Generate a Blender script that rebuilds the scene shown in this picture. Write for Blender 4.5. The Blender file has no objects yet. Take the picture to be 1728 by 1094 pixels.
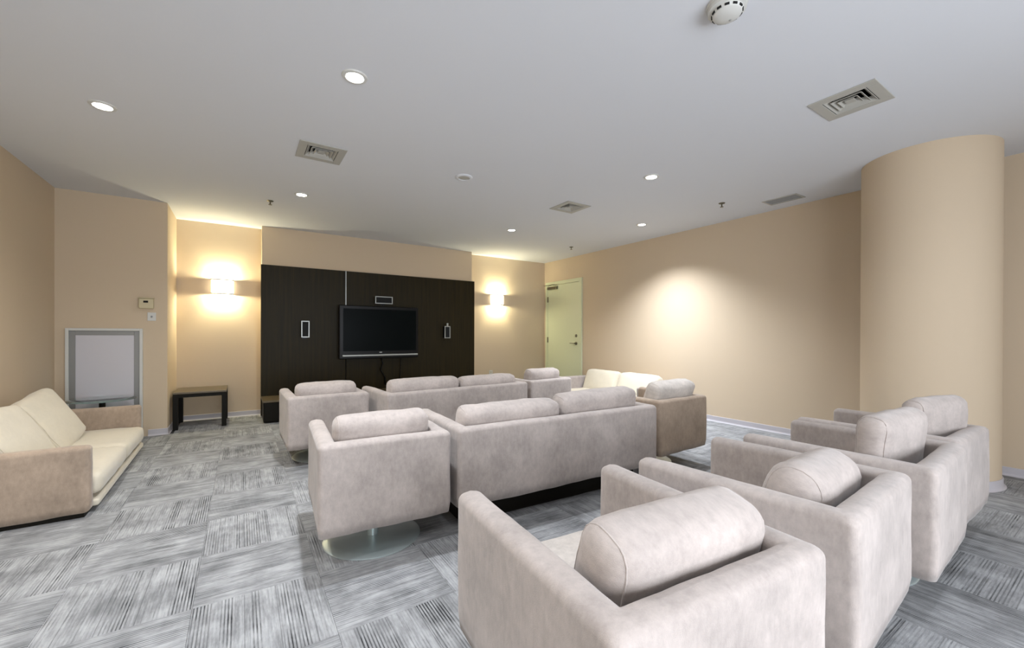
import bpy, bmesh, math, random
from mathutils import Vector, Matrix, noise
from mathutils.bvhtree import BVHTree
random.seed(7)
R = math.radians
S = bpy.context.scene
COL = S.collection

# ------------------------------------------------------------------ camera
H = 2.6
cam_d = bpy.data.cameras.new('camera'); cam = bpy.data.objects.new('camera', cam_d); COL.objects.link(cam)
cam_d.sensor_width = 36; cam_d.lens = 702.15 / 1728 * 36; cam_d.shift_y = 19.78 / 1728
cam_d.clip_start = 0.02
cam.matrix_world = Matrix.Translation((0, 0, 1.1333)) @ Matrix.Rotation(-0.5769, 4, 'Z') @ \
    Matrix.Rotation(math.pi / 2 - 0.0028, 4, 'X') @ Matrix.Rotation(0.0033, 4, 'Z')
S.camera = cam

# ------------------------------------------------------------------ world, lights, exposure
S.view_settings.view_transform = 'Standard'; S.view_settings.look = 'None'
S.view_settings.gamma = 1; S.view_settings.use_curve_mapping = False
S.view_settings.exposure = 0.19
W = bpy.data.worlds.new('world'); S.world = W; W.use_nodes = True
W.node_tree.nodes['Background'].inputs[0].default_value = (.75, .85, 1, 1)
W.node_tree.nodes['Background'].inputs[1].default_value = 0.6

def light(name, kind, loc, energy, color, **kw):
    d = bpy.data.lights.new(name, kind); d.energy = energy; d.color = color
    for k, v in kw.items(): setattr(d, k, v)
    o = bpy.data.objects.new(name, d); o.location = loc; COL.objects.link(o); return o

COOL = (0.90, 0.94, 1.0); NEUT = (1.0, 0.98, 0.93); WARM = (1.0, 0.94, 0.64)
BACK_Y = -2.1
# added cool fill light, standing at the unseen window behind the camera
fill_light = light('window_fill', 'AREA', (1.1, BACK_Y + .02, 1.0), 150, (0.86, 0.91, 1.0),
                  shape='RECTANGLE', size=3.8, size_y=1.3)
fill_light.rotation_euler = (R(90), 0, 0)
# recessed ceiling spots: x, y, watts, colour, lens strength
SPOTS = [(-.75, 3.69, 80, NEUT), (.54, 2.48, 165, COOL), (.53, 4.88, 60, NEUT), (3.18, 2.53, 105, COOL),
         (3.17, 4.89, 60, NEUT), (4.45, 3.69, 380, (.84, .90, 1.0)),
         (-.75, 1.28, 90, COOL), (.54, .08, 50, COOL), (3.18, .12, 22, COOL)]

# ------------------------------------------------------------------ helpers
def srgb(r, g, b):
    f = lambda c: (c / 255 / 12.92) if c / 255 <= .04045 else ((c / 255 + .055) / 1.055) ** 2.4
    return (f(r), f(g), f(b), 1)

def mat(name, col, rough=.6, metal=0, emit=None, estr=0, bump=0, bscale=200, var=0, vscale=4, sheen=0, spec=.5, trans=0, coat=0, stretch=None):
    m = bpy.data.materials.new(name); m.use_nodes = True; nt = m.node_tree; N = nt.nodes; L = nt.links
    b = N['Principled BSDF']
    b.inputs['Base Color'].default_value = col; b.inputs['Roughness'].default_value = rough
    b.inputs['Metallic'].default_value = metal; b.inputs['Specular IOR Level'].default_value = spec
    if trans: b.inputs['Transmission Weight'].default_value = trans
    if coat: b.inputs['Coat Weight'].default_value = coat
    if sheen:
        b.inputs['Sheen Weight'].default_value = sheen; b.inputs['Sheen Roughness'].default_value = .4
    if emit:
        b.inputs['Emission Color'].default_value = emit; b.inputs['Emission Strength'].default_value = estr
    tc = N.new('ShaderNodeTexCoord'); mp = N.new('ShaderNodeMapping'); L.new(tc.outputs['Object'], mp.inputs[0])
    if stretch: mp.inputs['Scale'].default_value = stretch
    if var:
        n = N.new('ShaderNodeTexNoise'); n.inputs['Scale'].default_value = vscale; n.inputs['Detail'].default_value = 6
        n.inputs['Roughness'].default_value = .65
        L.new(mp.outputs[0], n.inputs['Vector'])
        mr = N.new('ShaderNodeMapRange'); mr.inputs[1].default_value = .3; mr.inputs[2].default_value = .7
        mr.inputs[3].default_value = 1 - var; mr.inputs[4].default_value = 1 + var * .6
        L.new(n.outputs[0], mr.inputs[0])
        mx = N.new('ShaderNodeMix'); mx.data_type = 'RGBA'; mx.blend_type = 'MULTIPLY'; mx.inputs[0].default_value = 1
        mx.inputs[6].default_value = col; L.new(mr.outputs[0], mx.inputs[7]); L.new(mx.outputs[2], b.inputs['Base Color'])
    if bump:
        n2 = N.new('ShaderNodeTexNoise'); n2.inputs['Scale'].default_value = bscale; n2.inputs['Detail'].default_value = 4
        L.new(mp.outputs[0], n2.inputs['Vector'])
        bp = N.new('ShaderNodeBump'); bp.inputs['Strength'].default_value = bump; bp.inputs['Distance'].default_value = .004
        L.new(n2.outputs[0], bp.inputs['Height']); L.new(bp.outputs[0], b.inputs['Normal'])
    return m

def velour(name, col, var=.27):
    """plush fabric: soft brushed patches, fine nap and sheen"""
    m = mat(name, col, rough=.9, sheen=.35, spec=.15)
    nt = m.node_tree; N = nt.nodes; L = nt.links; b = N['Principled BSDF']
    tc = N.new('ShaderNodeTexCoord')
    def ns(scale, st, detail=5):
        mp = N.new('ShaderNodeMapping'); mp.inputs['Scale'].default_value = st; L.new(tc.outputs['Object'], mp.inputs[0])
        n = N.new('ShaderNodeTexNoise'); n.inputs['Scale'].default_value = scale; n.inputs['Detail'].default_value = detail
        n.inputs['Roughness'].default_value = .7; L.new(mp.outputs[0], n.inputs['Vector']); return n
    n1 = ns(5, (1, 1, 1)); n2 = ns(46, (1, 1, .45), 7); n3 = ns(420, (1, 1, 1), 2)
    a = N.new('ShaderNodeMath'); a.operation = 'MULTIPLY_ADD'; L.new(n1.outputs[0], a.inputs[0]); a.inputs[1].default_value = .9
    c = N.new('ShaderNodeMath'); c.operation = 'MULTIPLY'; L.new(n2.outputs[0], c.inputs[0]); c.inputs[1].default_value = .55
    L.new(c.outputs[0], a.inputs[2])
    mr = N.new('ShaderNodeMapRange'); L.new(a.outputs[0], mr.inputs[0])
    mr.inputs[1].default_value = .45; mr.inputs[2].default_value = 1.0
    mr.inputs[3].default_value = 1 - var; mr.inputs[4].default_value = 1 + var
    mx = N.new('ShaderNodeMix'); mx.data_type = 'RGBA'; mx.blend_type = 'MULTIPLY'; mx.inputs[0].default_value = 1
    mx.inputs[6].default_value = col; L.new(mr.outputs[0], mx.inputs[7]); L.new(mx.outputs[2], b.inputs['Base Color'])
    ad = N.new('ShaderNodeMath'); ad.operation = 'ADD'; L.new(n3.outputs[0], ad.inputs[0]); L.new(n2.outputs[0], ad.inputs[1])
    bp = N.new('ShaderNodeBump'); bp.inputs['Strength'].default_value = .35; bp.inputs['Distance'].default_value = .003
    L.new(ad.outputs[0], bp.inputs['Height']); L.new(bp.outputs[0], b.inputs['Normal'])
    return m

def carpet_mat(name):
    m = bpy.data.materials.new(name); m.use_nodes = True; nt = m.node_tree; N = nt.nodes; L = nt.links
    b = N['Principled BSDF']; b.inputs['Roughness'].default_value = .95; b.inputs['Specular IOR Level'].default_value = .1
    tc = N.new('ShaderNodeTexCoord'); oi = N.new('ShaderNodeObjectInfo')
    sep = N.new('ShaderNodeSeparateXYZ'); L.new(tc.outputs['Object'], sep.inputs[0])
    def M(op, a, b_=None, c=None):
        n = N.new('ShaderNodeMath'); n.operation = op
        for i, v in enumerate((a, b_, c)):
            if v is None: continue
            if isinstance(v, (int, float)): n.inputs[i].default_value = v
            else: L.new(v, n.inputs[i])
        return n.outputs[0]
    rnd = M('MULTIPLY', oi.outputs['Random'], 37.0)
    def NZ(sx, sy, off, detail=3, rough=.6):
        c = N.new('ShaderNodeCombineXYZ')
        L.new(M('MULTIPLY_ADD', sep.outputs[0], sx, M('ADD', rnd, off)), c.inputs[0])
        L.new(M('MULTIPLY', sep.outputs[1], sy), c.inputs[1]); L.new(rnd, c.inputs[2])
        n = N.new('ShaderNodeTexNoise'); n.inputs['Scale'].default_value = 1; n.inputs['Detail'].default_value = detail
        n.inputs['Roughness'].default_value = rough; L.new(c.outputs[0], n.inputs['Vector']); return n.outputs[0]
    def MR(v, a, b_, c, d):
        n = N.new('ShaderNodeMapRange'); L.new(v, n.inputs[0])
        for i, q in enumerate((a, b_, c, d)): n.inputs[i + 1].default_value = q
        return n.outputs[0]
    # ribs along local Y, pitch 11 mm
    fr = M('FRACT', M('MULTIPLY', sep.outputs[0], 84))
    rib = MR(M('ABSOLUTE', M('SUBTRACT', fr, .5)), .12, .26, 1, 0)
    band = MR(NZ(15, .3, 3, 1), .49, .62, 0.12, 1)            # where ribs are bold
    along = MR(NZ(10, 5, 9, 4), .38, .6, .15, 1)
    rib = M('MULTIPLY', M('MULTIPLY', rib, band), along)
    streak = MR(NZ(70, 8.0, 17, 5, .7), .3, .7, 0, 1)
    blotch = MR(NZ(6, 6, 23, 5), .32, .68, 0, 1)
    cut = MR(M('ABSOLUTE', M('SUBTRACT', M('FRACT', M('MULTIPLY', sep.outputs[0], 8.6)), .5)), .0, .025, .55, 0)
    dark = M('ADD', M('MULTIPLY', rib, .68), M('MULTIPLY', streak, .30))
    dark = M('ADD', dark, M('MULTIPLY', blotch, .26)); dark = M('ADD', dark, M('MULTIPLY', cut, .5))
    cr = N.new('ShaderNodeValToRGB'); L.new(dark, cr.inputs[0])
    e = cr.color_ramp.elements
    e[0].position = .05; e[0].color = srgb(181, 182, 183); e[1].position = 1; e[1].color = srgb(48, 49, 51)
    x = e.new(.42); x.color = srgb(130, 131, 132)
    L.new(cr.outputs[0], b.inputs['Base Color'])
    n = N.new('ShaderNodeTexNoise'); n.inputs['Scale'].default_value = 300; L.new(tc.outputs['Object'], n.inputs['Vector'])
    bp = N.new('ShaderNodeBump'); bp.inputs['Strength'].default_value = .4; bp.inputs['Distance'].default_value = .003
    L.new(M('SUBTRACT', n.outputs[0], M('MULTIPLY', rib, .6)), bp.inputs['Height']); L.new(bp.outputs[0], b.inputs['Normal'])
    return m

def wood_mat(name, c1, c2, rough=.3):
    m = bpy.data.materials.new(name); m.use_nodes = True; nt = m.node_tree; N = nt.nodes; L = nt.links
    b = N['Principled BSDF']; b.inputs['Roughness'].default_value = rough; b.inputs['Specular IOR Level'].default_value = .2
    tc = N.new('ShaderNodeTexCoord'); mp = N.new('ShaderNodeMapping'); L.new(tc.outputs['Object'], mp.inputs[0])
    mp.inputs['Scale'].default_value = (14, 14, .5)
    n = N.new('ShaderNodeTexNoise'); n.inputs['Scale'].default_value = 2.5; n.inputs['Detail'].default_value = 8
    L.new(mp.outputs[0], n.inputs['Vector'])
    cr = N.new('ShaderNodeValToRGB'); L.new(n.outputs[0], cr.inputs[0])
    cr.color_ramp.elements[0].position = .3; cr.color_ramp.elements[0].color = c1
    cr.color_ramp.elements[1].position = .75; cr.color_ramp.elements[1].color = c2
    L.new(cr.outputs[0], b.inputs['Base Color']); return m

M = dict(
    wall=mat('wall_paint', srgb(203, 185, 160), .75, bump=.08, bscale=120, spec=.2),
    ceiling=mat('ceiling_paint', srgb(214, 216, 220), .9, bump=.05, bscale=90, spec=.1),
    base=mat('baseboard_vinyl', srgb(190, 186, 190), .5),
    slab=mat('floor_slab', srgb(60, 60, 62), .9),
    carpet=carpet_mat('carpet'),
    velour=velour('plush_velour', srgb(174, 164, 158)),
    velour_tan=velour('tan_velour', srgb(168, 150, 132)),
    velour_seat=velour('plush_velour_seat', srgb(196, 188, 180)),
    velour_cream=velour('cream_cushion', srgb(212, 203, 184), .07),
    dark=mat('black_void', srgb(18, 18, 18), .9),
    base_metal=mat('brushed_steel', srgb(186, 198, 198), .32, metal=.55),
    chrome=mat('satin_chrome', srgb(190, 190, 188), .25, metal=1),
    wood=wood_mat('espresso_veneer', srgb(27, 21, 3), srgb(42, 34, 6), .5),
    black_wood=mat('black_lacquer', srgb(20, 18, 12), .5, spec=.15),
    table_top=mat('side_table_veneer', srgb(96, 84, 62), .3, var=.1, vscale=8, stretch=(1, 12, 1)),
    plastic=mat('black_gloss', srgb(6, 6, 7), .35, spec=.25),
    screen=mat('tv_screen', srgb(9, 14, 15), .3, spec=.05),
    silver=mat('silver_plastic', srgb(165, 168, 165), .35, metal=.5),
    grille=mat('speaker_cloth', srgb(22, 24, 26), .9),
    white=mat('white_metal', srgb(205, 205, 200), .5),
    vent=mat('vent_enamel', srgb(176, 174, 166), .55),
    beige=mat('beige_plastic', srgb(196, 184, 150), .5),
    door=mat('door_paint', srgb(206, 211, 180), .4),
    board=mat('pale_board', srgb(200, 198, 204), .35, coat=.3),
    reveal=mat('grey_aluminium', srgb(140, 140, 138), .45, metal=.3),
    shade=mat('lit_shade', srgb(255, 250, 235), .6, emit=(1, .94, .78, 1), estr=2.6),
    lens=mat('lit_lens', srgb(255, 255, 250), .5, emit=(1, .98, .94, 1), estr=22),
    brass=mat('brushed_nickel', srgb(120, 116, 100), .35, metal=.9),
)
def glass_mat():
    m = bpy.data.materials.new('table_glass'); m.use_nodes = True; b = m.node_tree.nodes['Principled BSDF']
    b.inputs['Base Color'].default_value = srgb(205, 235, 225); b.inputs['Roughness'].default_value = .02
    b.inputs['Transmission Weight'].default_value = 1; b.inputs['IOR'].default_value = 1.45; return m
M['glass'] = glass_mat()

def tagp(o, label=None, cat=None, group=None, kind=None):
    if label: o['label'] = label
    if cat: o['category'] = cat
    if group: o['group'] = group
    if kind: o['kind'] = kind
    return o

def link(name, me, m=None, parent=None, loc=(0, 0, 0), rot=(0, 0, 0), smooth=False):
    if m is not None and not me.materials: me.materials.append(m)
    if smooth:
        for p in me.polygons: p.use_smooth = True
    o = bpy.data.objects.new(name, me); COL.objects.link(o)
    o.parent = parent; o.location = loc; o.rotation_euler = rot
    return o

def empty(name, loc, rz=0, **kw):
    o = bpy.data.objects.new(name, None); COL.objects.link(o); o.location = loc; o.rotation_euler = (0, 0, rz)
    o.empty_display_size = .1
    return tagp(o, **kw)

def bm_box(bm, x0, x1, y0, y1, z0, z1, bevel=0, seg=2):
    r = bmesh.ops.create_cube(bm, size=1)
    vs = r['verts']
    for v in vs:
        v.co = Vector(((x0 + x1) / 2 + v.co.x * (x1 - x0), (y0 + y1) / 2 + v.co.y * (y1 - y0), (z0 + z1) / 2 + v.co.z * (z1 - z0)))
    if bevel:
        es = list({e for v in vs for e in v.link_edges})
        bmesh.ops.bevel(bm, geom=es, offset=bevel, segments=seg, affect='EDGES', profile=.5)

def me_of(bm, name):
    bmesh.ops.recalc_face_normals(bm, faces=bm.faces)
    me = bpy.data.meshes.new(name); bm.to_mesh(me); bm.free(); return me

def box(name, b, m, parent=None, bevel=0, seg=2, smooth=False, **kw):
    bm = bmesh.new(); bm_box(bm, *b, bevel=bevel, seg=seg)
    return tagp(link(name, me_of(bm, name), m, parent, smooth=smooth), **kw)

def boxes(name, bs, m, parent=None, bevel=0, **kw):
    bm = bmesh.new()
    for b in bs: bm_box(bm, *b, bevel=bevel)
    return tagp(link(name, me_of(bm, name), m, parent), **kw)

def lathe(name, prof, m, parent=None, seg=48, loc=(0, 0, 0), rot=(0, 0, 0), caps=True, **kw):
    bm = bmesh.new(); rings = []
    for r, z in prof:
        rings.append([bm.verts.new((r * math.cos(2 * math.pi * i / seg), r * math.sin(2 * math.pi * i / seg), z)) for i in range(seg)])
    for a, b in zip(rings, rings[1:]):
        for i in range(seg):
            bm.faces.new((a[i], a[(i + 1) % seg], b[(i + 1) % seg], b[i]))
    if caps:
        bm.faces.new(rings[0][::-1]); bm.faces.new(rings[-1])
    me = me_of(bm, name)
    o = link(name, me, m, parent, loc, rot, smooth=True)
    try: me.set_sharp_from_angle(angle=R(38))
    except Exception: pass
    return tagp(o, **kw)

def tube(name, pts, r, m, parent=None, seg=8, closed=False, **kw):
    bm = bmesh.new(); rings = []; n = len(pts); P = [Vector(p) for p in pts]
    for i, p in enumerate(P):
        if closed: t = (P[(i + 1) % n] - P[i - 1]).normalized()
        else: t = (P[min(i + 1, n - 1)] - P[max(i - 1, 0)]).normalized()
        up = Vector((1, 0, 0)) if abs(t.x) < .8 else Vector((0, 0, 1))
        a = t.cross(up).normalized(); b = t.cross(a)
        rings.append([bm.verts.new(p + a * r * math.cos(2 * math.pi * k / seg) + b * r * math.sin(2 * math.pi * k / seg)) for k in range(seg)])
    for i in range(n if closed else n - 1):
        A = rings[i]; B = rings[(i + 1) % n]
        for k in range(seg): bm.faces.new((A[k], A[(k + 1) % seg], B[(k + 1) % seg], B[k]))
    if not closed:
        bm.faces.new(rings[0][::-1]); bm.faces.new(rings[-1])
    return tagp(link(name, me_of(bm, name), m, parent, smooth=True), **kw)

# ------------------------------------------------------------------ room shell
XL, XR, YB, YE, XS, YN = -1.58, 5.231, 6.8094, 6.036, -.6958, 6.60
NX0, NX1 = .235, 3.435     # projecting wall behind the television
T = .12
st = dict(kind='structure')
box('wall_left', (XL - T, XL, BACK_Y - T, YE + .9, -.05, H), M['wall'], **st)
box('wall_alcove', (XL, XS, YE, YE + .8, -.05, H), M['wall'], **st)
box('wall_back', (XS, XR + T, YB, YB + T, -.05, H), M['wall'], **st)
box('wall_television', (NX0, NX1, YN, YB, -.05, H), M['wall'], **st)
box('wall_right', (XR, XR + T, BACK_Y - T, YB, -.05, H), M['wall'], **st)
# wall behind the camera with an unseen window, added to carry the fill light
WX0, WX1, WZ0, WZ1 = -.9, 3.1, .3, 1.7
boxes('wall_front', [(XL, WX0, BACK_Y - T, BACK_Y, -.05, H), (WX1, XR, BACK_Y - T, BACK_Y, -.05, H),
                     (WX0, WX1, BACK_Y - T, BACK_Y, -.05, WZ0), (WX0, WX1, BACK_Y - T, BACK_Y, WZ1, H)], M['wall'], **st)
wf = boxes('window_added', [(WX0, WX1, BACK_Y - .09, BACK_Y - .04, WZ0, WZ0 + .05), (WX0, WX1, BACK_Y - .09, BACK_Y - .04, WZ1 - .05, WZ1)] +
           [(x - .025, x + .025, BACK_Y - .09, BACK_Y - .04, WZ0 + .05, WZ1 - .05) for x in (WX0 + .025, .43, 1.77, WX1 - .025)], M['white'], **st)
for a, b_ in ((WX0 + .05, .405), (.455, 1.745), (1.795, WX1 - .05)):
    box('pane', (a, b_, BACK_Y - .068, BACK_Y - .062, WZ0 + .05, WZ1 - .05), M['glass'], wf)

# ceiling with openings for the air vents
DIFF = [(.54, 3.67), (3.19, 1.032), (3.165, 3.65)]
GR = (4.80, 4.985, 2.015, 2.325)
holes = [(x - .115, x + .115, y - .115, y + .115) for x, y in DIFF] + [GR]
xs = sorted({XL - T, XR + T} | {h[0] for h in holes} | {h[1] for h in holes})
ys = sorted({BACK_Y - T, YB + T} | {h[2] for h in holes} | {h[3] for h in holes})
bm = bmesh.new(); vv = {}
def cv(x, y):
    if (x, y) not in vv: vv[(x, y)] = bm.verts.new((x, y, H))
    return vv[(x, y)]
for i in range(len(xs) - 1):
    for j in range(len(ys) - 1):
        cx, cy = (xs[i] + xs[i + 1]) / 2, (ys[j] + ys[j + 1]) / 2
        if any(h[0] < cx < h[1] and h[2] < cy < h[3] for h in holes): continue
        bm.faces.new((cv(xs[i], ys[j]), cv(xs[i], ys[j + 1]), cv(xs[i + 1], ys[j + 1]), cv(xs[i + 1], ys[j])))
r = bmesh.ops.extrude_face_region(bm, geom=bm.faces[:])
for e in r['geom']:
    if isinstance(e, bmesh.types.BMVert): e.co.z += .15
tagp(link('ceiling', me_of(bm, 'ceiling'), M['ceiling']), kind='structure')

# floor slab and its carpet tiles, laid quarter-turn
TS = .4775; TX0, TY0 = -.168, 2.147
floor = box('floor', (XL - T, XR + T, BACK_Y - T, YB + T, -.12, -.008), M['slab'], **st)
def tile_mesh(x0, x1, y0, y1):
    bm = bmesh.new(); bm_box(bm, x0, x1, y0, y1, -.008, 0, bevel=.0008, seg=1); me = me_of(bm, 'carpet_tile'); me.materials.append(M['carpet']); return me
full = tile_mesh(-TS / 2 + .0004, TS / 2 - .0004, -TS / 2 + .0004, TS / 2 - .0004)
i0 = math.floor((XL - TX0) / TS); i1 = math.ceil((XR - TX0) / TS)
cnt = 0; rest = []
for i in range(i0, i1):
    for j in range(-12, 10):
        x0 = TX0 + i * TS; y0 = TY0 + j * TS; x1 = x0 + TS; y1 = y0 + TS
        cx, cy = x0 + TS / 2, y0 + TS / 2
        X0, X1, Y0, Y1 = max(x0, XL), min(x1, XR), max(y0, BACK_Y), min(y1, YB)
        if X1 - X0 < .02 or Y1 - Y0 < .02: continue
        if X0 < XS and Y0 > YE - .01: continue
        if X0 > NX0 and X1 < NX1 and Y0 > YN: continue
        if X0 < XS: Y1 = min(Y1, YE)
        turn = (i + j) % 2 == 0
        fwd = cx * math.sin(.5769) + cy * math.cos(.5769); side = cx * math.cos(.5769) - cy * math.sin(.5769)
        seen = fwd > .8 and abs(side) < fwd * 1.35 + .5
        if not seen:
            rest.append((X0 + .0004, X1 - .0004, Y0 + .0004, Y1 - .0004, -.008, 0)); continue
        if (X0, X1, Y0, Y1) == (x0, x1, y0, y1): me = full
        else:
            a, b_, c, d = X0 - cx + .0004, X1 - cx - .0004, Y0 - cy + .0004, Y1 - cy - .0004
            me = tile_mesh(-d, -c, a, b_) if False else (tile_mesh(c, d, -b_, -a) if turn else tile_mesh(a, b_, c, d))
        o = bpy.data.objects.new('carpet_tile', me); COL.objects.link(o); o.parent = floor
        o.location = (cx, cy, 0); o.rotation_euler = (0, 0, R(90) if turn else (R(180) if random.random() < .5 and me is full else 0)); cnt += 1
bm = bmesh.new()
for b_ in rest: bm_box(bm, *b_)
tagp(link('carpet_tiles_behind', me_of(bm, 'carpet_rest'), M['carpet'], floor), kind='stuff')
print('tiles', cnt, 'rest', len(rest))

# baseboards (cove profile)
def baseboard(name, p0, p1, n):
    """run from p0 to p1 along a wall, n points into the room"""
    prof = [(0, .07), (.006, .07), (.008, .066), (.008, .018), (.013, .006), (.022, 0), (0, 0)]
    bm = bmesh.new(); A = []; B = []
    for q, z in prof:
        A.append(bm.verts.new((p0[0] + n[0] * q, p0[1] + n[1] * q, z))); B.append(bm.verts.new((p1[0] + n[0] * q, p1[1] + n[1] * q, z)))
    k = len(prof)
    for i in range(k): bm.faces.new((A[i], A[(i + 1) % k], B[(i + 1) % k], B[i]))
    bm.faces.new(A); bm.faces.new(B[::-1])
    return tagp(link(name, me_of(bm, name), M['base']), kind='structure')
baseboard('baseboard_left', (XL, BACK_Y), (XL, YE), (1, 0))
baseboard('baseboard_alcove', (-.86, YE), (XS, YE), (0, -1))
baseboard('baseboard_return', (XS, YE - .02), (XS, YB), (1, 0))
baseboard('baseboard_back_left', (XS, YB), (NX0, YB), (0, -1))
baseboard('baseboard_television', (NX0, YN), (NX0, YB), (-1, 0))
baseboard('baseboard_back_right', (NX1, YB), (XR, YB), (0, -1))
baseboard('baseboard_right', (XR, BACK_Y), (XR, 5.66), (-1, 0))

# round column beside the right wall
CX, CY, CR = 4.75, 1.02, .415
lathe('wall_column', [(CR, -.005), (CR, H)], M['wall'], seg=96, loc=(CX, CY, 0), **st)
lathe('baseboard_column', [(CR, .07), (CR + .006, .07), (CR + .008, .066), (CR + .008, .02), (CR + .013, .007), (CR + .024, 0), (CR, 0)], M['base'],
      seg=96, loc=(CX, CY, 0), caps=False, **st)

# ------------------------------------------------------------------ door in the right wall
DX = XR
door = box('door_1', (DX - .022, DX - .002, 5.745, 6.672, .012, 2.115), M['door'], bevel=.002, **st)
boxes('door_frame', [(DX - .03, DX, 5.672, 5.742, 0, 2.185), (DX - .03, DX, 6.675, 6.745, 0, 2.185), (DX - .03, DX, 5.742, 6.675, 2.12, 2.185)],
      M['door'], door, bevel=.003)
for z in (1.84, 1.03, .25):
    box('hinge', (DX - .034, DX - .02, 6.655, 6.685, z - .055, z + .055), M['brass'], door, bevel=.003)
cl = box('door_closer', (DX - .075, DX - .022, 6.36, 6.64, 2.03, 2.085), M['brass'], door, bevel=.008)
boxes('closer_arm', [(DX - .17, DX - .155, 6.40, 6.62, 2.098, 2.106), (DX - .155, DX - .03, 6.38, 6.40, 2.106, 2.114)], M['brass'], cl)
lathe('deadbolt', [(.028, 0), (.028, .006), (.02, .014), (.012, .018)], M['brass'], door, seg=24, loc=(DX - .022, 5.82, 1.115), rot=(0, R(-90), 0))
lv = lathe('door_lever', [(.03, 0), (.03, .008), (.012, .012), (.011, .05)], M['brass'], door, seg=24, loc=(DX - .022, 5.82, .975), rot=(0, R(-90), 0))
box('lever_handle', (-.007, .007, -.008, .125, .044, .058), M['brass'], lv, bevel=.004)

# ------------------------------------------------------------------ recessed access panel in the alcove wall
ap = empty('access_panel', (-1.2, YE, 0), label='white framed recessed panel low on the alcove wall, behind the glass table', cat='wall panel')
def fr(x0, x1, z0, z1, wd, y0, y1, bottom=True):
    L_ = [(x0, x0 + wd, y0, y1, z0, z1), (x1 - wd, x1, y0, y1, z0, z1), (x0 + wd, x1 - wd, y0, y1, z1 - wd, z1)]
    if bottom: L_.append((x0 + wd, x1 - wd, y0, y1, z0, z0 + wd))
    return L_
boxes('outer_frame', fr(-.298, .298, .085, 1.185, .026, -.035, 0), M['white'], ap, bevel=.003)
boxes('inner_reveal', fr(-.272, .272, .111, 1.159, .045, -.018, 0), M['reveal'], ap, bevel=.002, label='grey inner reveal, its shadow put into the colour')  # grey stands for the shadow inside the panel's recess
box('pale_board', (-.226, .226, -.012, 0, .157, 1.113), M['board'], ap, label='smooth pale lilac board')
box('foot_clip', (.262, .30, -.045, -.0005, .07, .084), M['reveal'], ap)

th = empty('thermostat', (-.872, YE, 1.46), label='beige thermostat under a guard box, above the white wall switch', cat='thermostat')
box('guard_box', (-.062, .062, -.05, 0, -.055, .055), M['beige'], th, bevel=.008)
box('dial_window', (-.022, .018, -.053, -.0501, .008, .03), M['dark'], th, bevel=.001, label='dark slot window')
box('top_lip', (-.066, .066, -.056, 0, .056, .066), M['beige'], th, bevel=.003)
sw = empty('wall_switch', (-.83, YE, 1.318), label='small white square control plate below the thermostat', cat='switch')
box('plate', (-.036, .036, -.007, 0, -.046, .046), M['white'], sw, bevel=.002)
box('knob', (-.008, .008, -.014, -.0071, -.01, .01), M['reveal'], sw, bevel=.002)
ot = empty('wall_outlet', (3.955, YB, .40), label='white outlet plate low on the wall under the right sconce', cat='outlet')
box('plate', (-.036, .036, -.006, 0, -.055, .055), M['white'], ot, bevel=.002)
for z in (-.022, .022): box('socket', (-.014, .014, -.008, -.0061, z - .012, z + .012), M['beige'], ot, bevel=.002)

# ------------------------------------------------------------------ television wall
wp = empty('wood_wall_panel', (1.852, YN, 0), label='dark espresso wood wall covering behind the television', cat='wall panel')
PX0, PX1, PZ = .222 - 1.852, 3.478 - 1.852, 2.075; SX = 1.312 - 1.852
box('panel', (PX0, SX - .007, -.028, 0, .02, PZ), M['wood'], wp, bevel=.002)
box('panel', (SX + .007, PX1, -.028, 0, .02, PZ), M['wood'], wp, bevel=.002)
box('seam_strip', (SX - .0065, SX + .0065, -.026, 0, 1.5, PZ), M['silver'], wp, label='thin pale metal strip in the seam above the television')
box('seam_strip', (SX - .0065, SX + .0065, -.008, 0, .02, 1.4995), M['dark'], wp)

TY = 6.45
tv = empty('television', (1.795, TY, 1.165), label='black flat television with a silver bar on the dark wood wall', cat='television')
tvw, z0, z1 = .60, -.402, .395
box('bezel', (-tvw, tvw, 0, .07, z0, z1), M['plastic'], tv, bevel=.012)
box('screen', (-tvw + .055, tvw - .04, -.002, .0, z0 + .115, z1 - .05), M['screen'], tv, label='dark glossy screen')
box('speaker_bar', (-tvw + .045, tvw - .012, -.012, .004, z0 + .038, z0 + .062), M['silver'], tv, bevel=.004, label='long silver bar along the lower edge')
box('badge', (-.02, .02, -.005, -.0005, z0 + .085, z0 + .1), M['silver'], tv, bevel=.002)
box('wall_mount', (-.2, .2, .07, YN - .028 - TY, -.25, .2), M['dark'], tv)
tube('power_cord', [(.33, .06, z0 + .01), (.335, .07, z0 - .1), (.33, .09, -.6), (.32, .1, -.8)], .006, M['plastic'], tv)
tube('signal_cord', [(.02, .06, z0 + .01), (.05, .07, z0 - .08), (.02, .09, z0 - .18), (.09, .1, z0 - .3), (.1, .1, z0 - .42)], .012, M['plastic'], tv)

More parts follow.
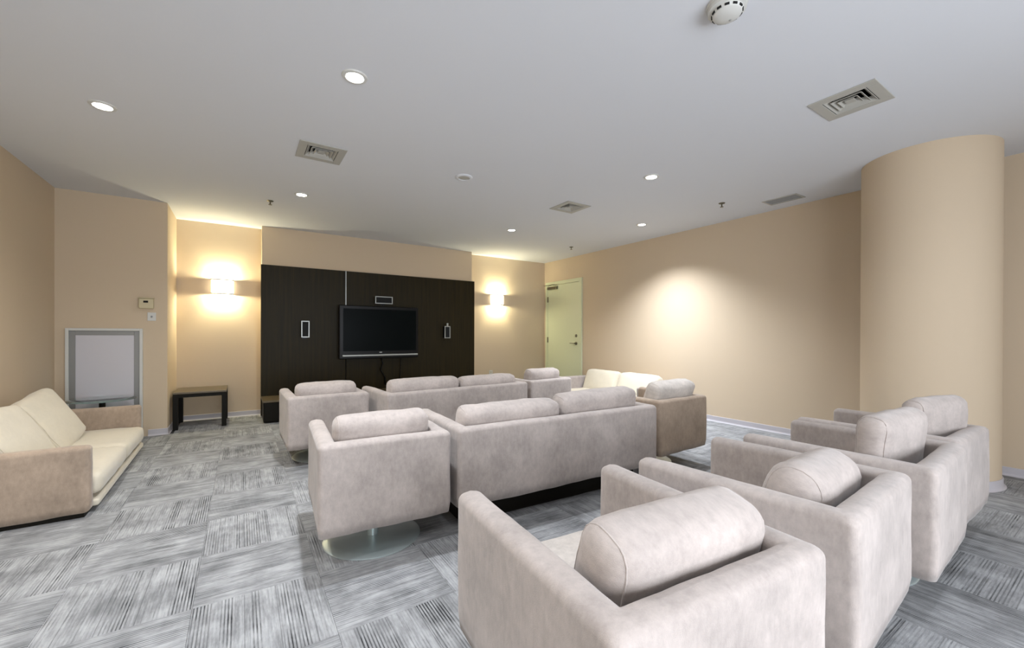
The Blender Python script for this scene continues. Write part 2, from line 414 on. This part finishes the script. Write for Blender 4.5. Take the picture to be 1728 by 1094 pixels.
def wall_speaker(x, z, w, h, label, extra=False):
    t = empty('wall_speaker', (x, YN - .028, z), label=label, cat='speaker', group='small speakers around the television')
    box('cabinet', (-w / 2 + .004, w / 2 - .004, -.07, 0, -h / 2 + .004, h / 2 - .004), M['plastic'], t, bevel=.006)
    boxes('trim_frame', [(-w / 2, -w / 2 + .014, -.08, -.066, -h / 2, h / 2), (w / 2 - .014, w / 2, -.08, -.066, -h / 2, h / 2),
                         (-w / 2 + .014, w / 2 - .014, -.08, -.066, -h / 2, -h / 2 + .014), (-w / 2 + .014, w / 2 - .014, -.08, -.066, h / 2 - .014, h / 2)],
          M['silver'], t, bevel=.002, label='thin silver frame')
    box('grille', (-w / 2 + .0145, w / 2 - .0145, -.075, -.0705, -h / 2 + .0145, h / 2 - .0145), M['grille'], t)
    if extra: box('bracket', (-.012, .018, -.075, -.05, h / 2 - .002, h / 2 + .05), M['silver'], t, bevel=.003, label='bright bracket tab on top')
    else: box('bracket', (-.03, .03, -.01, 0, -h / 2 - .02, -h / 2 + .004), M['plastic'], t)
wall_speaker(.757, 1.2, .105, .235, 'upright silver-rimmed speaker on the wood wall left of the television')
wall_speaker(1.857, 1.66, .27, .115, 'horizontal silver-rimmed speaker centred above the television')
wall_speaker(2.925, 1.17, .105, .205, 'upright silver-rimmed speaker right of the television, bright tab on top', True)

mb = empty('media_bench', (1.0, 6.32, 0), label='low black media bench on the floor under the dark wood wall', cat='cabinet')
box('body', (-.765, 1.4, -.24, .24, .015, .262), M['black_wood'], mb, bevel=.003)
box('top_slab', (-.775, 1.41, -.255, .25, .2625, .285), M['table_top'], mb, bevel=.003)
for i in range(3): box('drawer', (-.755 + i * .715, -.05 + i * .715, -.252, -.2405, .03, .255), M['black_wood'], mb, bevel=.002)

# ------------------------------------------------------------------ sconces
def sconce(x, z, label, w=.245, h=.2):
    t = empty('wall_sconce', (x, YB, z), label=label, cat='wall lamp', group='glowing box sconces on the back wall')
    box('backplate', (-w / 2 + .02, w / 2 - .02, -.012, 0, -h / 2 + .02, h / 2 - .02), M['chrome'], t)
    bm = bmesh.new(); n = 12; D = .1
    pts = [(-w / 2, -.004)] + [(-w / 2 * math.cos(math.pi * k / n) if False else -w / 2 + w * k / n, -D * (.72 + .28 * math.sin(math.pi * k / n))) for k in range(n + 1)] + [(w / 2, -.004)]
    o1 = [bm.verts.new((a, b_, -h / 2 + .008)) for a, b_ in pts]; o2 = [bm.verts.new((a, b_, h / 2 - .008)) for a, b_ in pts]
    for k in range(len(pts) - 1): bm.faces.new((o1[k], o1[k + 1], o2[k + 1], o2[k]))
    sh = link('lamp_shade', me_of(bm, 'shade'), M['shade'], t)
    mo = sh.modifiers.new('s', 'SOLIDIFY'); mo.thickness = .004
    sh['label'] = 'glowing white glass shade'
    for s in (-1, 1):
        tube('metal_rim', [(a, b_ - .001, s * (h / 2 - .006)) for a, b_ in pts], .008, M['silver'], t, seg=6)
    lathe('bulb', [(.006, -.045), (.016, -.03), (.018, 0), (.016, .03), (.006, .045)], M['shade'], t, seg=12, loc=(0, -.045, 0))
    l = light('sconce_glow', 'POINT', (0, -.05, 0), 23, WARM, shadow_soft_size=.018); l.parent = t
    l.location = (0, -.072, .09)
    l2 = light('sconce_glow', 'POINT', (0, -.05, 0), 23, WARM, shadow_soft_size=.018); l2.parent = t
    l2.location = (0, -.072, -.09)
sconce(-.21, 1.757, 'glowing box sconce above the black side table')
sconce(4.07, 1.79, 'glowing box sconce between the wood wall and the door')

# ------------------------------------------------------------------ ceiling fittings
NAMES = ['near the left wall above the low sofa', 'nearest large star-bright one above the swivel chair', 'left one in front of the television wall',
         'above the middle row near the round column', 'farthest one in front of the right sconce', 'closest to the right wall near the door',
         'by the left wall beside the viewer, out of frame', 'directly above the nearest armchair, out of frame', 'above the farther front row armchairs, out of frame']
for (x, y, w, c), nm in zip(SPOTS, NAMES):
    t = empty('recessed_downlight', (x, y, H), label='small round lit ceiling downlight ' + nm, cat='ceiling light', group='recessed ceiling downlights')
    lathe('trim_ring', [(.046, -.004), (.05, -.009), (.066, -.007), (.07, 0), (.046, 0), (.046, -.004)], M['white'], t, seg=36, caps=False)
    lathe('lens', [(.002, -.011), (.03, -.009), (.045, -.004), (.045, 0)], M['lens'], t, seg=36, label='glowing lens')
    l = light('downlight_beam', 'SPOT', (0, 0, -.02), w, c, spot_size=R(124 if x > 4 else 146), spot_blend=1.0, shadow_soft_size=.035); l.parent = t

def diffuser(x, y, label):
    t = empty('air_diffuser', (x, y, H), label=label, cat='ceiling vent', group='square ceiling air diffusers')
    boxes('face_frame', [(-.17, -.112, -.17, .17, -.007, 0), (.112, .17, -.17, .17, -.007, 0), (-.112, .112, -.17, -.112, -.007, 0), (-.112, .112, .112, .17, -.007, 0)],
          M['vent'], t, bevel=.002)
    boxes('duct_box', [(-.114, .114, -.114, .114, .12, .125), (-.114, -.1105, -.114, .114, .001, .12), (.1105, .114, -.114, .114, .001, .12),
                       (-.1105, .1105, -.114, -.1105, .001, .12), (-.1105, .1105, .1105, .114, .001, .12)], M['dark'], t)
    for k, (ro, ri) in enumerate(((.108, .084), (.080, .056), (.052, .028))):
        bm = bmesh.new(); th_ = .0015
        sq = lambda r_, z_: [bm.verts.new((a * r_, b_ * r_, z_)) for a, b_ in ((-1, -1), (1, -1), (1, 1), (-1, 1))]
        A = sq(ro, -.004); B = sq(ri, .022); C_ = sq(ri - .002, .020); D_ = sq(ro - .002, -.006)
        for P, Q in ((A, B), (B, C_), (C_, D_), (D_, A)):
            for i in range(4): bm.faces.new((P[i], P[(i + 1) % 4], Q[(i + 1) % 4], Q[i]))
        link('louver', me_of(bm, 'louver'), M['vent'], t)
    box('center_plate', (-.024, .024, -.024, .024, -.002, .004), M['vent'], t)
diffuser(DIFF[0][0], DIFF[0][1], 'square ceiling diffuser in front of the left half of the wood wall')
diffuser(DIFF[1][0], DIFF[1][1], 'largest square ceiling diffuser, nearest, left of the column top')
diffuser(DIFF[2][0], DIFF[2][1], 'small square ceiling diffuser farthest away, mid ceiling')
g = empty('linear_grille', ((GR[0] + GR[1]) / 2, (GR[2] + GR[3]) / 2, H), label='narrow slotted grey return grille beside the right wall', cat='ceiling vent')
gx, gy = (GR[1] - GR[0]) / 2, (GR[3] - GR[2]) / 2
boxes('frame', [(-gx - .015, -gx + .004, -gy - .015, gy + .015, -.006, 0), (gx - .004, gx + .015, -gy - .015, gy + .015, -.006, 0),
                (-gx + .004, gx - .004, -gy - .015, -gy + .004, -.006, 0), (-gx + .004, gx - .004, gy - .004, gy + .015, -.006, 0)], M['vent'], g, bevel=.001)
box('duct_back', (-gx + .001, gx - .001, -gy + .001, gy - .001, .05, .06), M['dark'], g)
for k in range(9):
    xx = -gx + .018 + k * (2 * gx - .036) / 8
    o = box('slat', (-.0085, .0085, -gy + .005, gy - .005, -.001, .001), M['reveal'], g); o.location = (xx, 0, .006); o.rotation_euler = (0, R(35), 0)

def sprinkler(x, y, label):
    t = empty('sprinkler_head', (x, y, H), label=label, cat='sprinkler', group='ceiling sprinkler heads')
    lathe('escutcheon', [(.012, -.012), (.03, -.006), (.034, 0)], M['brass'], t, seg=24)
    lathe('nozzle', [(.007, -.04), (.007, -.0125)], M['brass'], t, seg=12)
    lathe('deflector', [(.018, -.045), (.018, -.041)], M['brass'], t, seg=16)
sprinkler(.266, 5.306, 'dark sprinkler head above the left end of the wood wall')
sprinkler(4.469, 2.607, 'dark sprinkler head between the column and the slotted grille')
sprinkler(4.62, 5.293, 'small sprinkler head on the ceiling in front of the door')
cs = empty('ceiling_speaker', (1.738, 3.501, H), label='flat round white cover disc in the middle of the ceiling', cat='ceiling cover')
lathe('cover_ring', [(.055, -.012), (.075, -.008), (.08, 0), (.055, 0), (.055, -.012)], M['ceiling'], cs, seg=40, caps=False)
lathe('inner_disc', [(.01, -.009), (.0545, -.006), (.0545, 0)], M['vent'], cs, seg=40)
sd = empty('smoke_detector', (1.80, 1.03, H), label='round white smoke detector at the top edge of the picture', cat='smoke detector')
lathe('mount_base', [(.082, -.012), (.085, -.006), (.085, 0)], M['white'], sd, seg=48)
lathe('dome', [(.012, -.062), (.04, -.06), (.058, -.05), (.064, -.034), (.078, -.03), (.080, -.0125)], M['white'], sd, seg=48)
for k in range(12):
    a = 2 * math.pi * k / 12
    o = box('vent_slot', (-.009, .009, -.003, .003, -.004, .004), M['dark'], sd); o.location = (.061 * math.cos(a), .061 * math.sin(a), -.042); o.rotation_euler = (0, 0, a + R(90))
lathe('status_light', [(.004, -.064), (.005, -.0605)], M['silver'], sd, seg=12, loc=(.025, 0, 0))

# ------------------------------------------------------------------ upholstered seating
def wob(co, amp, f=5.0, seed=0.0):
    v = noise.noise_vector(Vector(co) * f + Vector((seed, seed * 1.7, seed * .3)))
    return v * amp

def shell_parts(w, d, zb, zt, t, seed, root, m, rc=.028, rt=.027):
    """continuous U-shaped upholstered shell, mitred at the two rear corners into armrests and backrest"""
    hw, hd = w / 2, d / 2
    def corner(sx):
        n = 8; c = (sx * (hw - rc), -hd + rc); I = (sx * (hw - t), -hd + t); out = []
        k = max(1, int((t - rc) / .02))
        for i in range(1, k + 1): out.append(((sx * hw, -hd + t - (t - rc) * i / k), I))
        for i in range(1, n + 1):
            a = math.pi / 2 * i / n
            out.append(((c[0] + sx * rc * math.cos(a), c[1] - rc * math.sin(a)), I))
        for i in range(1, k): out.append(((sx * (hw - rc - (t - rc) * i / k), -hd), I))
        return out, k + n // 2
    def armst(sx):
        n = max(6, int((d - t) / .045)); out = []
        for i in range(n + 1):
            y = hd - .03 - (d - t - .03) * i / n
            out.append(((sx * hw, y), (sx * (hw - t), y)))
        return out
    nb = max(6, int((w - 2 * t) / .05))
    back = [((-(hw - t) + (w - 2 * t) * i / nb, -hd), (-(hw - t) + (w - 2 * t) * i / nb, -hd + t)) for i in range(nb + 1)]
    cL, kL = corner(-1); cR, kR = corner(1)
    def prof(shr):
        """closed loop of (u metres from outer face, z)"""
        P = []; r = rt
        z0_, z1_ = zb + shr, zt - shr; a0, a1 = shr, t - shr; r = max(.004, rt - shr)
        nz = 8
        for i in range(nz): P.append((a0 + (.006 if i == 0 else 0), z0_ + (z1_ - r - z0_) * i / nz))
        for i in range(7):
            a = math.pi / 2 * i / 6; P.append((a0 + r - r * math.cos(a), z1_ - r + r * math.sin(a)))
        P.append(((a0 + a1) / 2, z1_ + .003))
        for i in range(7):
            a = math.pi / 2 * (1 - i / 6); P.append((a1 - r + r * math.cos(a), z1_ - r + r * math.sin(a)))
        for i in range(1, nz + 1): P.append((a1, z1_ - r - (z1_ - r - z0_) * i / nz))
        return P
    def build(stations, capfirst=False, name='armrest'):
        bm = bmesh.new(); rings = []
        def ring(O, I, shr, shift=(0, 0)):
            vs = []
            for u, z in prof(shr):
                f = u / t; x = O[0] + (I[0] - O[0]) * f + shift[0]; y = O[1] + (I[1] - O[1]) * f + shift[1]
                co = Vector((x, y, z)); co += wob(co, .0035, 4, seed) + wob(co, .0018, 13, seed + 3)
                if z < zb + .03: co.z += noise.noise(Vector((x * 7 + seed, y * 7, 0))) * .006
                vs.append(bm.verts.new(co))
            return vs
        if capfirst:
            O, I = stations[0]
            for shr, e in ((.03, .03), (.017, .0275), (.008, .022), (.002, .012)):
                rings.append(ring(O, I, shr, (0, e)))
        for O, I in stations: rings.append(ring(O, I, 0))
        n = len(rings[0])
        for A, B in zip(rings, rings[1:]):
            for i in range(n):
                j = (i + 1) % n
                try: bm.faces.new((A[i], A[j], B[j], B[i]))
                except ValueError: pass
        if capfirst: bm.faces.new(rings[0])
        bmesh.ops.remove_doubles(bm, verts=bm.verts, dist=1e-5)
        return link(name, me_of(bm, name), m, root, smooth=True)
    build(armst(-1) + cL[:kL + 1], True)
    build(armst(1) + cR[:kR + 1], True)
    b = cL[kL:] + back + cR[kR:][::-1]
    build(b, False, 'backrest')

def cushion_mesh(w, d, h, r, bulge, seed, n=(18, 10, 6), amp=.004):
    """soft box w (x) by d (y) by h (z) centred on the origin; bulge puffs the big z faces"""
    bm = bmesh.new(); grid = {}
    nx, ny, nz = n
    def P(i, j, k):
        key = (i, j, k)
        if key in grid: return grid[key]
        def sp(q, m_):      # denser near the edges
            s = q / m_ * 2 - 1; return math.copysign(abs(s) ** .75, s)
        x, y, z = sp(i, nx) * w / 2, sp(j, ny) * d / 2, sp(k, nz) * h / 2
        p = Vector((x, y, z)); q = Vector((max(-w / 2 + r, min(w / 2 - r, x)), max(-d / 2 + r, min(d / 2 - r, y)), max(-h / 2 + r, min(h / 2 - r, z))))
        v = p - q
        if v.length > 1e-9: p = q + v.normalized() * r
        fx = 1 - min(1, abs(2 * p.x / w)) ** 3; fy = 1 - min(1, abs(2 * p.y / d)) ** 3
        p.z += bulge * fx * fy * (2 * p.z / h)
        p.y += bulge * .4 * fx * (2 * p.y / d) * (1 - (2 * p.z / h) ** 2)
        p += wob(p, amp, 7, seed) + wob(p, amp * .4, 22, seed + 5)
        grid[key] = bm.verts.new(p); return grid[key]
    def quad(a, b_, c, e):
        vs = [P(*a), P(*b_), P(*c), P(*e)]
        try: bm.faces.new(vs)
        except ValueError: pass
    for i in range(nx):
        for j in range(ny):
            for k in (0, nz): quad((i, j, k), (i + 1, j, k), (i + 1, j + 1, k), (i, j + 1, k))
    for i in range(nx):
        for k in range(nz):
            for j in (0, ny): quad((i, j, k), (i + 1, j, k), (i + 1, j, k + 1), (i, j, k + 1))
    for j in range(ny):
        for k in range(nz):
            for i in (0, nx): quad((i, j, k), (i, j + 1, k), (i, j + 1, k + 1), (i, j, k + 1))
    return me_of(bm, 'cushion')

def seam_loop(w, d, h, r, parent, m, side):
    """piping round the end panel of a cushion, hugging its surface"""
    bvh = BVHTree.FromPolygons([v.co.copy() for v in parent.data.vertices], [list(p.vertices) for p in parent.data.polygons])
    pts = []; x = side * (w / 2 - r * .45)
    for k in range(40):
        a = 2 * math.pi * k / 40; dr = Vector((0, math.cos(a) * d, math.sin(a) * h)).normalized()
        hit = bvh.ray_cast(Vector((x, 0, 0)), dr)
        if hit[0]: pts.append(hit[0])
    return tube('piping', pts, .0026, m, parent, seg=6, closed=True)

def pillow(root, x, y, z, w, h, th_, tilt, yaw=0, roll=0, m=None, seed=0, bulge=.02, r=.05, piping=True):
    """back cushion: w wide, h tall, th_ thick; x,y,z = centre; tilt leans its top backward"""
    me = cushion_mesh(w, h, th_, min(r, th_ * .48), bulge, seed, amp=.007)
    o = link('back_cushion', me, m or M['velour'], root, smooth=True)
    o.matrix_local = Matrix.Translation((x, y, z)) @ Matrix.Rotation(yaw, 4, 'Z') @ Matrix.Rotation(roll, 4, 'Y') @ Matrix.Rotation(R(90) + tilt, 4, 'X')
    if piping:
        for s in (-1, 1): seam_loop(w, h, th_, min(r, th_ * .48), o, m or M['velour'], s)
    return o

def seat(name, label, cat, group, cx, cy, rot, w, d, pil, zb=.16, zt=.605, t=.088, base='disc', disc=(0, 0), seed=0, seats=1, m=None, ms=None, sd_=.205, over=.012):
    m = m or M['velour']; ms = ms or M['velour_seat']
    root = empty(name, (cx, cy, 0), rot, label=label, cat=cat, group=group)
    shell_parts(w, d, zb, zt, t, seed, root, m)
    iw = w - 2 * t - .008; hd = d / 2
    # seat deck with its front rail
    bm = bmesh.new(); bm_box(bm, -iw / 2, iw / 2, -hd + t + .002, hd + (.022 if base == 'low' else -.012), zb + .006, zb + (.05 if base == 'low' else .075), bevel=.014, seg=3)
    link('seat_deck', me_of(bm, 'deck'), ms if base == 'low' else m, root, smooth=True)
    cw = iw / seats; ch = sd_ - .07
    for i in range(seats):
        me = cushion_mesh(cw - .006, d - t - .012 + over, ch, .04, .012, seed + i * 3, n=(14, 14, 5))
        o = link('seat_cushion', me, ms, root, smooth=True)
        o.location = (-iw / 2 + cw * (i + .5), -hd + t + .006 + (d - t - .012 + over) / 2, zb + .07 + ch / 2 + .006)
    if base == 'disc':
        lathe('swivel_disc', [(.03, .016), (.2, .014), (.255, .008), (.26, .004), (.258, 0)][::-1], M['base_metal'], root, seg=64, loc=(disc[0], disc[1], 0), label='round brushed steel floor disc')
        lathe('pedestal_post', [(.03, .014), (.03, zb - .012), (.11, zb - .008), (.11, zb + .004)], M['base_metal'], root, seg=32, loc=(disc[0], disc[1], 0))
    elif base == 'plinth':
        box('plinth', (-w / 2 + .09, w / 2 - .09, -hd + .16, hd - .12, 0, zb + .008), M['black_wood'], root, label='dark recessed plinth')
    elif base == 'low':
        box('plinth', (-w / 2 + .02, w / 2 - .02, -hd + .02, hd - .03, 0, zb + .008), M['black_wood'], root, label='dark recessed plinth')
    for k, p in enumerate(pil): pillow(root, seed=seed * 2.3 + k * 7 + 1, **p)
    return root

def BP(x=0, top=.71, w=.50, h=.36, th_=.16, tilt=10, yaw=0, roll=0, y=None, d=.74, t=.088, **kw):
    tl = R(tilt); cz = top - (h / 2) * math.cos(tl) - th_ / 2 * math.sin(tl)
    cy = y if y is not None else -d / 2 + t + th_ / 2 + (h / 2) * math.sin(tl) + .008
    return dict(x=x, y=cy, z=cz, w=w, h=h, th_=th_, tilt=-tl if False else tl, yaw=R(yaw), roll=R(roll), **kw)

FG = 'front row of swivel armchairs'; MG = 'middle seating row'; TG = 'television-side seating row'
# nearest row, backs to the camera
seat('swivel_armchair', 'nearest pale armchair in front, whole bolster on its back, seat visible', 'armchair', FG, .918, .853, R(-5), .695, .78,
     [BP(x=.02, w=.53, top=.72, h=.36, th_=.17, tilt=16, d=.80, bulge=.016, r=.06)], seed=1)
seat('swivel_armchair', 'second armchair of the front row, right of the nearest one, plump sagging pillow', 'armchair', FG, 1.793, .85, R(4), .695, .755,
     [BP(w=.51, top=.70, h=.36, th_=.17, tilt=18, d=.745, yaw=1, roll=2, bulge=.02, r=.08)], seed=2)
seat('swivel_armchair', 'third armchair of the front row with its cushion standing upright off the back', 'armchair', FG, 2.612, .84, R(3), .70, .745,
     [BP(w=.50, top=.775, h=.42, th_=.12, tilt=4, y=-.155, yaw=-7, bulge=.015, r=.05)], seed=3)
seat('swivel_armchair', 'farthest armchair of the front row, against the round column, turned upright cushion', 'armchair', FG, 3.345, .885, R(0), .665, .745,
     [BP(w=.50, top=.785, h=.42, th_=.11, tilt=3, y=-.20, yaw=-11, bulge=.015, r=.05)], seed=4)
# middle row
seat('swivel_armchair', 'armchair at the left end of the middle row on a visible steel disc', 'armchair', MG, .655, 2.455, R(-3.5), .665, .70,
     [BP(w=.50, top=.715, h=.36, th_=.15, tilt=10, d=.70)], disc=(-.03, -.075), seed=5)
seat('loveseat', 'two-cushion loveseat in the middle row between two armchairs', 'loveseat', MG, 1.838, 2.43, R(-2.5), 1.62, .74,
     [BP(x=-.37, w=.72, top=.705, h=.36, th_=.16, tilt=10), BP(x=.36, w=.72, top=.735, h=.38, th_=.16, tilt=9, roll=-1.5)], base='plinth', seats=2, seed=6)
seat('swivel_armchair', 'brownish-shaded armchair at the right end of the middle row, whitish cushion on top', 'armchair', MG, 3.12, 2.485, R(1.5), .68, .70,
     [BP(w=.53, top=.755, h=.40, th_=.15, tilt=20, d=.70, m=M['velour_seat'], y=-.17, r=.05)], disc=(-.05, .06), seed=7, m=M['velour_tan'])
# row nearest the television
seat('swivel_armchair', 'armchair at the left end of the television-side row', 'armchair', TG, .645, 4.25, R(1), .665, .72,
     [BP(w=.51, top=.705, h=.36, th_=.15, tilt=10, d=.72)], seed=8)
seat('loveseat', 'loveseat of the television-side row seen from behind, two long low cushions', 'loveseat', TG, 1.852, 4.08, R(4.5), 1.61, .72,
     [BP(x=-.37, w=.73, top=.715, h=.36, th_=.15, tilt=9, d=.72), BP(x=.37, w=.71, top=.70, h=.36, th_=.15, tilt=9, d=.72)], base='plinth', seats=2, seed=9)
seat('swivel_armchair', 'armchair at the right end of the television-side row, nearest the door', 'armchair', TG, 3.06, 4.22, R(6), .68, .70,
     [BP(w=.50, top=.725, h=.36, th_=.15, tilt=9, d=.70)], seed=10)
# low sofas against the side walls
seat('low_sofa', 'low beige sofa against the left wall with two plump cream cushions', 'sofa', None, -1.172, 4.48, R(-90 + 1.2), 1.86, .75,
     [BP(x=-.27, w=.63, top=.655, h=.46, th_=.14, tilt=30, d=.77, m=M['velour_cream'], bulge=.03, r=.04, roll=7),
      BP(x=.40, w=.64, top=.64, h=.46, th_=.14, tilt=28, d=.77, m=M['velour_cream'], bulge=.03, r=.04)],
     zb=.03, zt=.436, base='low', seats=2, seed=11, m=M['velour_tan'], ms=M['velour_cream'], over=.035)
seat('low_sofa', 'low cream sofa against the right wall beside the door, mostly hidden by the rows', 'sofa', None, 4.81, 4.52, R(90), 1.70, .77,
     [BP(x=-.37, w=.72, top=.57, h=.42, th_=.16, tilt=22, d=.77, m=M['velour_cream'], bulge=.03, r=.06),
      BP(x=.37, w=.72, top=.57, h=.42, th_=.16, tilt=22, d=.77, m=M['velour_cream'], bulge=.03, r=.06)],
     zb=.03, zt=.436, base='low', seats=2, seed=12, ms=M['velour_cream'])

# ------------------------------------------------------------------ tables
gt = empty('glass_table', (-1.165, 5.725, 0), label='round glass pedestal table between the low sofa and the alcove wall', cat='table')
lathe('glass_top', [(.255, .4645), (.26, .468), (.26, .472), (.255, .4755)], M['glass'], gt, seg=64)
lathe('pedestal', [(.024, .018), (.024, .455), (.055, .458), (.055, .464)], M['black_wood'], gt, seg=24, label='black pedestal')
lathe('foot_plate', [(.17, 0), (.17, .008), (.03, .0175)], M['black_wood'], gt, seg=40)

sx0, sx1, sy0, sy1, sz = -.67, -.15, 6.205, 6.765, .44
ta = empty('side_table', ((sx0 + sx1) / 2, (sy0 + sy1) / 2, 0), label='black square side table under the left sconce', cat='side table')
hx, hy = (sx1 - sx0) / 2, (sy1 - sy0) / 2
box('tabletop', (-hx, hx, -hy, hy, sz - .022, sz), M['table_top'], ta, bevel=.003, label='brown-black veneered top')
boxes('apron', [(-hx + .05, hx - .05, -hy + .004, -hy + .02, sz - .062, sz - .0225), (-hx + .05, hx - .05, hy - .02, hy - .004, sz - .062, sz - .0225),
                (-hx + .004, -hx + .02, -hy + .05, hy - .05, sz - .062, sz - .0225), (hx - .02, hx - .004, -hy + .05, hy - .05, sz - .062, sz - .0225)], M['black_wood'], ta)
for a in (-1, 1):
    for b_ in (-1, 1):
        x, y = a * (hx - .0255), b_ * (hy - .0255)
        box('leg', (x - .0245, x + .0245, y - .0245, y + .0245, 0, sz - .0225), M['black_wood'], ta, bevel=.002)
